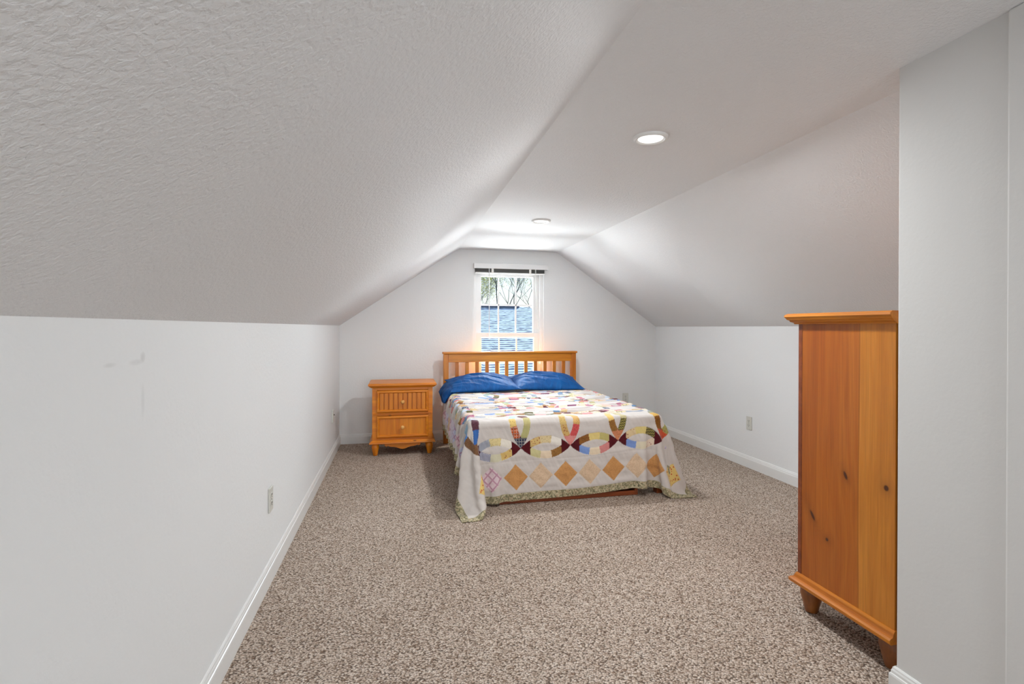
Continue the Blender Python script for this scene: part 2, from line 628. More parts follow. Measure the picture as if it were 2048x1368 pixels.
def sash(name, z0, z1, y, railb, railt):
    s_ = MB()
    x0, x1 = WX0 + .036, WX1 - .036
    rect_frame(s_, x0, x1, z0, z1, .060, .062, railb, railt, y - .016, y + .016)
    gx0, gx1, gz0, gz1 = x0 + .060, x1 - .062, z0 + railb, z1 - railt
    for k in (1, 2):
        cx = gx0 + (gx1 - gx0) * k / 3
        s_.box(cx - .008, cx + .008, y - .006, y + .006, gz0, gz1)
    cz = (gz0 + gz1) / 2
    s_.box(gx0, gx1, y - .006, y + .006, cz - .009, cz + .009)
    o = s_.build(name, M['vinyl'], win, bevel=.002)
    g = MB().box(gx0 - .004, gx1 + .004, y - .002, y + .002, gz0 - .004, gz1 + .004)
    p = g.build('pane', M['glass'], o)
    return o


sash('upper_sash', 1.085, WZ1 - .046, YB + .105, .055, .035)
sash('lower_sash', WZ0 + .041, 1.142, YB + .068, .055, .05)

# made-up rear window (behind the camera), an opening for the fill lamp
win2 = struct(empty('added_window', (0, 0, 0)), 'added plain window in the unseen gable wall behind the camera')
f2 = MB()
rect_frame(f2, .40, 1.50, .75, 1.75, .05, .05, .05, .05, YR - .1, YR - .03)
f2.box(.94, .96, YR - .08, YR - .05, .8, 1.7)
f2.build('window_frame', M['vinyl'], win2)

# ------------------------------------------------------------------ blind
bl = tag(empty('window_blind', (0, 0, 0)), 'raised white window blind with grey bunched slats above the window', 'blind')
v = MB()
v.box(.782, 1.612, YB - .058, YB - .048, 1.838, 1.892)
v.box(.782, .792, YB - .050, YB - .001, 1.838, 1.892)
v.box(1.602, 1.612, YB - .050, YB - .001, 1.838, 1.892)
v.build('valance', M['vinyl'], bl, bevel=.002)
hr = MB().box(.794, 1.600, YB - .046, YB - .004, 1.842, 1.888)
hr.build('headrail', M['vinyl'], bl)
sl = MB()
for i in range(9):
    z = 1.800 + i * .0046
    sl.poly([(.797, YB - .046, z), (.797, YB - .025, z + .0022), (.797, YB - .004, z), (.797, YB - .004, z + .0010), (.797, YB - .025, z + .0032), (.797, YB - .046, z + .0010)], (.778, 0, 0))
sl.build('slats', M['slat'], bl)
br_ = MB().box(.797, 1.575, YB - .044, YB - .006, 1.786, 1.799)
br_.build('bottom_rail', M['vinyl'], bl, bevel=.003)
for x in (.985, 1.405):
    MB().box(x - .012, x + .012, YB - .0500, YB - .0475, 1.785, 1.84).build('ladder_tape', M['cord'], bl)
MB().tube([(.945, YB - .062, 1.84), (.946, YB - .064, 1.5), (.947, YB - .064, 1.075)], .0042, 8).build('tilt_wand', M['vinyl'], bl, smooth=True)
cd = MB()
cd.tube([(1.458, YB - .060, 1.84), (1.462, YB - .062, 1.6), (1.484, YB - .062, 1.3), (1.508, YB - .060, 1.05), (1.512, YB - .058, .80)], .0022, 6)
cd.tube([(1.466, YB - .060, 1.84), (1.472, YB - .062, 1.6), (1.50, YB - .062, 1.3), (1.526, YB - .060, 1.05), (1.52, YB - .058, .80)], .0022, 6)
cd.build('pull_cord', M['cord'], bl, smooth=True)

# ------------------------------------------------------------------ ceiling lights


def downlight(loc, label, watts):
    e = tag(empty('recessed_ceiling_light', loc), label, 'ceiling light', 'round recessed ceiling lights')
    tr = MB().lathe([(.054, -.002), (.056, -.008), (.066, -.013), (.073, -.010), (.076, 0), (.076, .002), (.054, .002)], seg=48)
    tr.build('trim_ring', M['trim'], e, smooth=True)
    MB().lathe([(.0005, -.0062), (.030, -.0062), (.0545, -.0055), (.0545, .001)], seg=48).build('lens', M['lens'], e, smooth=True)
    return e


for i, (x, y, w, lab) in enumerate([(1.083, 2.115, 17.0, 'larger looking round ceiling light nearer the camera, glowing white'),
                                    (1.088, 3.95, 17.0, 'small looking round ceiling light farther away near the window wall')]):
    downlight((x, y, ZC - .001), lab, w)
    lamp('ceiling_area_light', 'AREA', (x, y, ZC - .02), w, direction=(0, 0, -1), size=.1, color=(.95, .985, 1), shape='DISK')
lamp('ceiling_area_light', 'AREA', (.55, -.45, ZC - .02), 2.5, direction=(0, 0, -1), size=.1, color=(.95, .985, 1), shape='DISK')  # fill lamp behind the camera, added without a fixture
lamp('ceiling_area_light', 'AREA', (1.08, -1.55, ZC - .02), 8, direction=(0, 0, -1), size=.1, color=(.95, .985, 1), shape='DISK')  # second added fill farther back, no ceiling light fitted here

# ------------------------------------------------------------------ wall outlets (built facing -Y, rotated to their wall)


def outlet(loc, rz, label, parts=True, thick=.006):
    e = tag(empty('wall_outlet', loc, rz), label, 'outlet', 'white wall outlets')
    MB().box(-.035, .035, -thick, 0, -.0575, .0575).build('cover_plate', M['outlet'], e, bevel=.0025)
    MB().lathe([(.0032, -thick - .001), (.0032, -thick + .002)], (0, 0, 0), 12, 'Y').build('screw', M['metal'], e)
    for z in (.0195, -.0195):
        rc = MB()
        pts = []
        for k in range(24):
            a = 2 * math.pi * k / 24
            pts.append((.0172 * math.cos(a), -thick - .0015, z + max(-.0125, min(.0125, .0172 * math.sin(a)))))
        rc.poly(pts, (0, .003, 0))
        ro = rc.build('receptacle', M['outlet'], e)
        s_ = MB()
        s_.box(-.0078, -.0052, -thick - .0022, -thick - .0012, z - .002, z + .008)
        s_.box(.0052, .0078, -thick - .0022, -thick - .0012, z - .001, z + .007)
        s_.lathe([(.0027, -thick - .0022), (.0027, -thick - .0012)], (0, 0, z - .0075), 10, 'Y')
        s_.build('slots', M['dark'], ro)
    return e


outlet((2.559, YB, .388), 0, 'white duplex outlet on the window wall, right of the bed')
outlet((XR, 3.92, .383), R(-90), 'white duplex outlet on the right knee wall')
outlet((XL, 2.655, .386), R(90), 'white duplex outlet low on the left knee wall, nearest the camera', thick=.008)
jp = tag(empty('wall_plate', (XL, 4.98, .39), R(90)), 'small white wall plate on the left wall close to the back corner', 'wall plate')
MB().box(-.035, .035, -.016, 0, -.0575, .0575).build('cover_plate', M['outlet'], jp, bevel=.003)
MB().lathe([(.005, -.024), (.005, -.012)], (0, 0, .012), 12, 'Y').build('jack', M['dark'], jp)

# ------------------------------------------------------------------ bed
HX0, HX1 = .447, 1.884
YH0, YH1 = 5.400, 5.445
bed = tag(empty('bed', (1.165, 4.45, 0)), 'honey pine double bed with a slatted headboard under the window', 'bed')
BO = (1.165, 4.45, 0)


def bpart(mb, name, mat, bevel=.003, parent=None, smooth=False):
    o = mb.build(name, mat, parent or bed, bevel=bevel, smooth=smooth)
    if parent is None:
        o.matrix_parent_inverse = Matrix.Translation((-BO[0], -BO[1], -BO[2]))
    return o


bpart(MB().box(HX0, HX0 + .052, YH0 - .01, YH1 + .005, 0, .925), 'headboard_post', M['bed_z'], .004)
bpart(MB().box(HX1 - .052, HX1, YH0 - .01, YH1 + .005, 0, .925), 'headboard_post', M['bed_z'], .004)
bpart(MB().box(HX0 + .05, HX1 - .05, YH0, YH1 - .008, .838, .925), 'top_rail', M['bed_x'], .003)
bpart(MB().box(HX0 - .010, HX1 + .012, YH0 - .022, YH1 + .018, .925, .946), 'headboard_cap', M['bed_x'], .006)
bpart(MB().box(HX0 + .05, HX1 - .05, YH0, YH1 - .008, .36, .46), 'lower_rail', M['bed_x'], .003)
for i in range(12):
    cx = .588 + i * (1.7485 - .588) / 11
    bpart(MB().box(cx - .0185, cx + .0185, YH0 + .010, YH1 - .018, .455, .842), 'headboard_slat', M['bed_z'], .002)
for x0 in (HX0 + .012, HX1 - .036):
    bpart(MB().box(x0, x0 + .024, 3.50, YH0 - .008, .20, .345), 'side_rail', M['bed_x'], .003)
bpart(MB().box(HX0 + .05, HX1 - .05, 3.475, 3.50, .18, .345), 'foot_rail', M['bed_x'], .003)
for x0 in (HX0 - .002 + .02, HX1 - .058):
    bpart(MB().box(x0, x0 + .058, 3.450, 3.508, 0, .36), 'foot_leg', M['bed_dark'], .003)
sm = MB()
for k in range(10):
    y = 3.6 + k * .19
    sm.box(HX0 + .03, HX1 - .03, y, y + .07, .30, .318)
bpart(sm, 'bed_slats', M['bed_x'], 0)

# low frame under the bed
tr = tag(empty('underbed_drawer', (1.17, 3.455, 0)), 'low open red brown wooden tray pushed under the foot of the bed', 'drawer')


def tpart(mb, name, mat, bevel=.002):
    o = mb.build(name, mat, tr, bevel=bevel)
    o.matrix_parent_inverse = Matrix.Translation((-1.17, -3.455, 0))
    return o


tpart(MB().box(.684, 1.657, 3.452, 3.470, .002, .034), 'front_rail', M['bed_dark'])
tpart(MB().box(.664, .688, 3.450, 4.45, .002, .115), 'side_panel', M['bed_dark'])
tpart(MB().box(1.653, 1.677, 3.450, 4.45, .002, .115), 'side_panel', M['bed_dark'])
tpart(MB().box(.688, 1.653, 3.472, 4.45, .003, .012), 'bottom_panel', M['bed_dark'])
tpart(MB().box(.688, 1.653, 4.432, 4.45, .002, .115), 'back_panel', M['bed_dark'])

# mattress
MX0, MX1, MY0, MY1, MZ = .475, 1.855, 3.475, 5.385, .560
mt = MB().box(MX0, MX1, MY0, MY1, .320, MZ).build('mattress', simple('mattress_ticking', (222, 220, 214), .9, bump=(90, .4, .002)), bevel=.045, seg=5)
tag(mt, 'white double mattress lying on the pine bed under the quilt', 'mattress')

# ------------------------------------------------------------------ quilt
rng = np.random.RandomState(7)
_tab = rng.rand(64, 256, 256)


def vn(x, y, seed=0):
    """smooth value noise -1..1"""
    tb = _tab[seed % 64]
    xi = np.floor(x).astype(int)
    yi = np.floor(y).astype(int)
    fx = x - xi
    fy = y - yi
    fx = fx * fx * fx * (fx * (fx * 6 - 15) + 10)
    fy = fy * fy * fy * (fy * (fy * 6 - 15) + 10)
    a = tb[xi % 256, yi % 256]
    b = tb[(xi + 1) % 256, yi % 256]
    c = tb[xi % 256, (yi + 1) % 256]
    d = tb[(xi + 1) % 256, (yi + 1) % 256]
    return ((a * (1 - fx) + b * fx) * (1 - fy) + (c * (1 - fx) + d * fx) * fy) * 2 - 1


QS = .356
QW = .66 + 4 * QS
QL = .66 + 6 * QS
H = .0225
nu = int(round(QW / H)) + 1
nv = int(round(QL / H)) + 1
U = np.linspace(0, QW, nu)
V = np.linspace(0, QL, nv)
du, dv = U[1] - U[0], V[1] - V[0]
UU, VV = np.meshgrid(U, V)          # [nv, nu]
EX0, EX1, EY, EZ = .452, 1.872, 3.440, .574   # quilt top edges


def sm01(x):
    x = np.clip(x, 0, 1)
    return x * x * (3 - 2 * x)


XX = EX0 + UU - .325
for _ in range(4):
    vF = .503 - .035 * sm01((XX - 1.25) / .45)
    w = VV - vF
    YY = EY + np.where(w < .15, w, .15 + (w - .15) / 1.24)
    uL = .325 + .012 * sm01((3.8 - YY) / .4)
    XX = EX0 + UU - uL
# right side: a little slack gathers near the right edge
P = np.stack([XX, YY, np.full_like(XX, EZ + .012)], -1)
P[..., 2] += .01 * vn(XX * 5 + 3, YY * 5 + 1, 3)
m_in = .022
pin = (XX > EX0 + m_in) & (XX < EX1 - m_in) & (YY > EY + m_in)
P[..., 2] = np.where(pin, EZ + .006 * vn(XX * 3, YY * 4, 5), P[..., 2])
PIN = P.copy()
prev = P.copy()
invm = np.where(pin, 0., 1.)
bmin = np.array([EX0, EY, .0])
bmax = np.array([EX1, 6.2, EZ - .002])
rad = .035


def cons(P, a, b, rest, k, wa, wb):
    d = P[b] - P[a]
    l = np.sqrt((d * d).sum(-1)) + 1e-9
    s = wa + wb
    c = k * (l - rest) / l / np.where(s > 0, s, 1)
    P[a] += (wa * c)[..., None] * d
    P[b] -= (wb * c)[..., None] * d


def sl_(a0, a1, b0, b1, sa=1, sb=1):
    return (slice(a0, a1, sa), slice(b0, b1, sb))


batches = []


def add_batch(dr, dc, rest, k, stepr, stepc):
    for r0 in range(stepr):
        for c0 in range(stepc):
            rows = np.arange(r0, nv, stepr)
            cols = np.arange(c0, nu, stepc)
            rows = rows[(rows + dr < nv)]
            cols = cols[(cols + dc < nu) & (cols + dc >= 0)]
            if len(rows) == 0 or len(cols) == 0:
                continue
            a = np.ix_(rows, cols)
            b = np.ix_(rows + dr, cols + dc)
            batches.append((a, b, rest, k))


add_batch(0, 1, du, 1.0, 1, 2)
add_batch(1, 0, dv, 1.0, 2, 1)
dg = math.hypot(du, dv)
add_batch(1, 1, dg, .35, 2, 1)
add_batch(1, -1, dg, .35, 2, 1)
add_batch(0, 2, 2 * du, .12, 1, 4)
add_batch(2, 0, 2 * dv, .12, 4, 1)
# (a, b) sets of one batch never overlap except the two bend batches, where the halves are harmless
bat = [(a, b, r_, k_, invm[a], invm[b]) for a, b, r_, k_ in batches]
side_pull = np.zeros_like(P)
cornerL = np.clip(1 - np.hypot(UU - 0, VV - 0) / .36, 0, 1)
cornerR = np.clip(1 - np.hypot(UU - QW, VV - 0) / .45, 0, 1)
side_pull[..., 0] = .10 * cornerL + .55 * cornerR
side_pull[..., 1] = -.75 * cornerL - .25 * cornerR
NST = 300
for st_ in range(NST):
    f = min(1, st_ / 60)
    damp = .955 if st_ < 240 else .88
    vel = (P - prev) * damp
    prev = P.copy()
    acc = side_pull.copy() * (1 if st_ < 200 else .35)
    acc[..., 2] -= 1.0
    P = P + (vel + acc * .0011) * invm[..., None]
    for it in range(9):
        for a, b, r_, k_, wa, wb in bat:
            cons(P, a, b, r_, k_, wa, wb)
        # rounded box collision (mattress + frame)
        if it % 3 == 2:
            q = np.clip(P, bmin + rad, bmax - rad)
            d = P - q
            l = np.sqrt((d * d).sum(-1))
            inside = (l < rad) & ~pin
            if inside.any():
                n_ = d / (l[..., None] + 1e-9)
                deep = l < 1e-6
                # deep inside: push through the nearest side
                dd = np.stack([P[..., 0] - bmin[0], bmax[0] - P[..., 0], P[..., 1] - bmin[1], bmax[2] - P[..., 2]], -1)
                am = dd.argmin(-1)
                tgt = q + n_ * rad
                alt = P.copy()
                alt[..., 0] = np.where(am == 0, bmin[0], np.where(am == 1, bmax[0], alt[..., 0]))
                alt[..., 1] = np.where(am == 2, bmin[1], alt[..., 1])
                alt[..., 2] = np.where(am == 3, bmax[2], alt[..., 2])
                new = np.where(deep[..., None], alt, tgt)
                P = np.where(inside[..., None], new, P)
            low = P[..., 2] < .008
            P[..., 2] = np.where(low, .008, P[..., 2])
            if low.any():
                P[..., :2] = np.where(low[..., None], P[..., :2] * .5 + prev[..., :2] * .5, P[..., :2])
            P[pin] = PIN[pin]
# upsample with Catmull-Rom
UP = 6


def upmat(n, k):
    m_ = (n - 1) * k + 1
    A = np.zeros((m_, n))
    for i in range(m_):
        p = i / k
        j = min(int(p), n - 2)
        t_ = p - j
        w_ = [-.5 * t_ + t_ * t_ - .5 * t_ ** 3, 1 - 2.5 * t_ ** 2 + 1.5 * t_ ** 3, .5 * t_ + 2 * t_ ** 2 - 1.5 * t_ ** 3, -.5 * t_ ** 2 + .5 * t_ ** 3]
        for o_, ww in zip((-1, 0, 1, 2), w_):
            A[i, min(max(j + o_, 0), n - 1)] += ww
    return A


Au, Av = upmat(nu, UP), upmat(nv, UP)
F = np.einsum('ab,bcd->acd', Av, P)
F = np.einsum('ab,cbd->cad', Au, F)
FU = np.linspace(0, QW, F.shape[1])
FV = np.linspace(0, QL, F.shape[0])
GU, GV = np.meshgrid(FU, FV)


def normals(F):
    a = np.gradient(F, axis=1)
    b = np.gradient(F, axis=0)
    n_ = np.cross(a, b)
    return n_ / (np.linalg.norm(n_, axis=-1, keepdims=True) + 1e-12)


# ---- quilt pattern
PAL = [((206, 176, 120), 1), ((222, 200, 140), 2), ((190, 184, 132), 4), ((150, 104, 52), 1), ((120, 150, 200), 0), ((226, 214, 190), 0),
       ((190, 60, 66), 3), ((226, 208, 180), 5), ((96, 92, 50), 4), ((214, 170, 110), 1), ((150, 160, 176), 4), ((178, 106, 128), 0),
       ((206, 120, 110), 1), ((94, 134, 176), 0), ((236, 228, 210), 5), ((160, 176, 150), 4), ((120, 60, 90), 1), ((60, 70, 110), 2),
       ((232, 200, 180), 0), ((200, 212, 226), 0)]
MAROON = ((82, 18, 26), 0)
WHITE = ((206, 198, 192), 0)


def pal_rand(*k):
    h = hash(tuple(int(x) for x in k)) & 0xffffffff
    return PAL[random.Random(h + 11).randrange(len(PAL))]


H0UP = [[((168, 172, 184), 4), ((220, 202, 146), 1), ((232, 224, 210), 0)], [((208, 178, 116), 5), ((216, 196, 150), 1), ((232, 226, 216), 0)],
        [((140, 92, 44), 1), ((222, 200, 128), 0), ((196, 184, 116), 4)], [((216, 192, 150), 5), ((224, 204, 132), 4), ((84, 74, 42), 6)]]
H0LO = [[((128, 132, 164), 3), ((206, 200, 172), 0), ((212, 180, 110), 5)], [((198, 190, 140), 0), ((226, 206, 178), 0), ((148, 106, 56), 1)],
        [((124, 152, 208), 0), ((226, 208, 180), 0), ((196, 66, 70), 3)], [((124, 150, 206), 0), ((216, 206, 180), 0), ((226, 206, 184), 5)]]
V0TIP = [((120, 86, 60), 1), ((40, 48, 78), 2), ((206, 80, 78), 3), ((198, 128, 90), 1), ((200, 84, 52), 5)]
V0L = [[((120, 86, 60), 1), ((86, 130, 186), 0), ((150, 180, 200), 0)], [((196, 86, 34), 2), ((222, 192, 118), 1), ((176, 204, 236), 0)],
       [((204, 168, 104), 5), ((206, 176, 112), 1), ((216, 196, 150), 0)], [((150, 106, 52), 1), ((222, 190, 116), 0), ((214, 196, 150), 0)],
       [((136, 86, 34), 1), ((216, 172, 84), 4), ((150, 150, 130), 0)]]
V0R = [[((60, 104, 170), 0), ((96, 60, 70), 1), ((190, 196, 206), 0)], [((186, 180, 124), 4), ((196, 186, 130), 4), ((112, 70, 66), 0)],
       [((204, 84, 84), 1), ((212, 170, 106), 1), ((200, 180, 120), 0)], [((90, 84, 44), 6), ((196, 184, 140), 0), ((200, 190, 150), 1)],
       [((160, 156, 92), 5), ((150, 146, 84), 5), ((140, 150, 120), 0)]]
n_pts = GU.size
gu, gv = GU.ravel(), GV.ravel()
col = np.tile(np.array(WHITE[0], float), (n_pts, 1))
kind = np.zeros(n_pts)
seam = np.full(n_pts, 1.0)


def paint(mask, ck):
    col[mask] = ck[0]
    kind[mask] = ck[1]


Rr = QS / math.sqrt(2)
ww = .047
NI, NJ = 5, 7
u0, v0 = .33, .343
fi = (gu - u0) / QS
fj = (gv - v0) / QS


def lens(mask, along, across, length_sign, tip_a, tip_b, side_lo, side_hi):
    """along in -QS/2..QS/2, across signed; circles centred at across = +-QS/2"""
    r1 = np.hypot(along, across - QS / 2)     # centre on + side: its arc bulges to -
    r2 = np.hypot(along, across + QS / 2)
    inl = mask & (r1 < Rr) & (r2 < Rr)
    s1 = inl & (r1 > Rr - ww)
    s2 = inl & (r2 > Rr - ww)
    both = s1 & s2
    hc = math.sqrt((Rr - ww) ** 2 - (QS / 2) ** 2)
    tip = inl & (s1 | s2) & (both | (np.abs(along) > hc + .012))
    paint(tip & (along < 0), tip_a)
    paint(tip & (along >= 0), tip_b)
    a3 = math.atan2(hc, QS / 2) / 1.5
    for s_, cen, side in ((s1, -1, side_lo), (s2, 1, side_hi)):
        ang = np.arctan2(along, QS / 2 - cen * -across * 1.0) if False else np.arctan2(along, np.abs(across - (-cen) * QS / 2))
        idx = np.clip(np.floor((ang + 1.5 * a3) / a3), 0, 2).astype(int)
        for k in range(3):
            paint(s_ & ~tip & (idx == k), side[k])
    for rr, ss in ((r1, inl), (r2, inl)):
        for q in (Rr, Rr - ww):
            d = np.abs(rr - q)
            seam[ss] = np.minimum(seam[ss], d[ss])


for j in range(NJ):
    for i in range(NI):
        cu, cv = u0 + i * QS, v0 + j * QS
        if i < NI - 1:      # horizontal lens to the right
            al = gu - (cu + QS / 2)
            ac = gv - cv
            mk = (np.abs(al) <= QS / 2) & (np.abs(ac) < .09)
            lo = H0LO[i] if j == 0 else [pal_rand(i, j, 1, k) for k in range(3)]
            hi = H0UP[i] if j == 0 else [pal_rand(i, j, 2, k) for k in range(3)]
            tp = MAROON if j == 0 else (MAROON if (i + j) % 3 == 0 else pal_rand(i, j, 7))
            lens(mk, al, ac, 1, tp, tp if j else MAROON, lo, hi)
        if j < NJ - 1:      # vertical lens upward
            al = gv - (cv + QS / 2)
            ac = gu - cu
            mk = (np.abs(al) <= QS / 2) & (np.abs(ac) < .09)
            left = V0L[i] if j == 0 else [pal_rand(i, j, 3, k) for k in range(3)]
            right = V0R[i] if j == 0 else [pal_rand(i, j, 4, k) for k in range(3)]
            lens(mk, al, ac, 1, V0TIP[i] if j == 0 else pal_rand(i, j, 5), pal_rand(i, j, 6), left, right)
# border diamonds
ORG, PALE = ((202, 148, 92), 7), ((216, 188, 158), 7)
PLAID, YEL = ((222, 200, 206), 8), ((226, 196, 120), 9)


def diamond(cu, cv, ck):
    d = (np.abs(gu - cu) + np.abs(gv - cv))
    paint(d < .0855, ck)
    near = np.abs(d - .087)
    np.minimum(seam, near / 1.4, out=seam)


washed = (gv > v0 + .75 * QS)
col[washed] = col[washed] * .86 + np.array([200, 202, 210]) * .14  # bright-light wash painted in: rows on the bed top blended paler
for sd in (0, 1):
    cv = .157 if sd == 0 else QL - .157
    for k in range(0, 10):
        ck = {0: YEL, 1: PLAID, 9: YEL}.get(k, PALE if k % 2 else ORG)
        diamond(.291 + .178 * k, cv, ck)
nd = 14
for k in range(2, nd - 1):
    cvv = .15 + (QL - .30) * k / nd
    for cu in (.15, QW - .15):
        diamond(cu, cvv, [PLAID, PALE, ((196, 200, 222), 8), ((216, 206, 220), 7)][k % 4])
edge = np.minimum(np.minimum(gu, QW - gu), np.minimum(gv, QL - gv))
np.minimum(seam, np.abs(edge - .262), out=seam)
paint(edge < .050, ((158, 156, 118), 10))
np.minimum(seam, np.abs(edge - .050), out=seam)
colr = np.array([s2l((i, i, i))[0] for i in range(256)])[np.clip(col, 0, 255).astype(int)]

# ---- fine shape: seams, gathered ridges on the top, small puckers
nrm = normals(F)
topm = sm01((F[..., 1] - (EY + .10)) / .18) * sm01((F[..., 2] - (EZ - .03)) / .03)
skirt = 1 - sm01((F[..., 2] - (EZ - .06)) / .05)
X_, Y_ = F[..., 0], F[..., 1]
warp = .035 * vn(X_ * 2.6, Y_ * 3.0, 8) + .02 * vn(X_ * 6, Y_ * 5, 9) - .05 * X_
rid = vn(X_ * 2.4 + 5, (Y_ + warp) * 19, 1) * .0105 + vn(X_ * 4.5, (Y_ + warp) * 36, 2) * .0060 + vn(X_ * 8, (Y_ + warp * 1.4) * 62, 12) * .0022
rid = (.010 - 1.7 * np.abs(rid)) * .9 + .45 * rid
amp = .75 + .45 * vn(X_ * 1.5, Y_ * 1.8, 14)
dispv = topm * rid * amp * 1.7
frontm = (1 - topm) * sm01((X_ - EX0) / .05)
dispv += (1 - topm) * (vn(GU * 9, GV * 30, 4) * .0030 + vn(GU * 22 + GV * 14, GV * 18, 6) * .0022 + vn(GU * 60 + GV * 30, GV * 8, 7) * .0010)
sideL = 1 - sm01((X_ - EX0 + .01) / .04)
dispv += sideL * (vn(GV * 26, GU * 6, 10) * .004 + vn(GV * 9, GU * 3, 11) * .006)
sq = seam.reshape(GU.shape)
puff = 1 - np.exp(-(sq / .007) ** 2)
dispv += (puff - 1) * .0016
F2 = F + nrm * dispv[..., None]
F2[..., 2] = np.maximum(F2[..., 2], .005)
shade_pts = F2.reshape(-1, 3)
NVr, NUr = GU.shape
idx = np.arange(n_pts).reshape(NVr, NUr)
quads = np.stack([idx[:-1, :-1], idx[:-1, 1:], idx[1:, 1:], idx[1:, :-1]], -1).reshape(-1, 4)
me = bpy.data.meshes.new('quilt')
me.vertices.add(n_pts)
me.vertices.foreach_set('co', shade_pts.astype(np.float32).ravel())
me.loops.add(quads.size)
me.loops.foreach_set('vertex_index', quads.astype(np.int32).ravel())
me.polygons.add(len(quads))
me.polygons.foreach_set('loop_start', np.arange(0, quads.size, 4, dtype=np.int32))
me.polygons.foreach_set('loop_total', np.full(len(quads), 4, dtype=np.int32))
me.polygons.foreach_set('use_smooth', np.ones(len(quads), dtype=bool))
me.update()
ca = me.attributes.new('patch', 'FLOAT_COLOR', 'POINT')
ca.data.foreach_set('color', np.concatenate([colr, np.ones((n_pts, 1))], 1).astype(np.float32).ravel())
ka = me.attributes.new('print', 'FLOAT', 'POINT')
ka.data.foreach_set('value', kind.astype(np.float32))
uvw = me.attributes.new('cloth', 'FLOAT_VECTOR', 'POINT')
uvw.data.foreach_set('vector', np.stack([gu, gv, np.zeros_like(gu)], 1).astype(np.float32).ravel())
me.validate()
quilt = bpy.data.objects.new('quilt', me)
COL.objects.link(quilt)


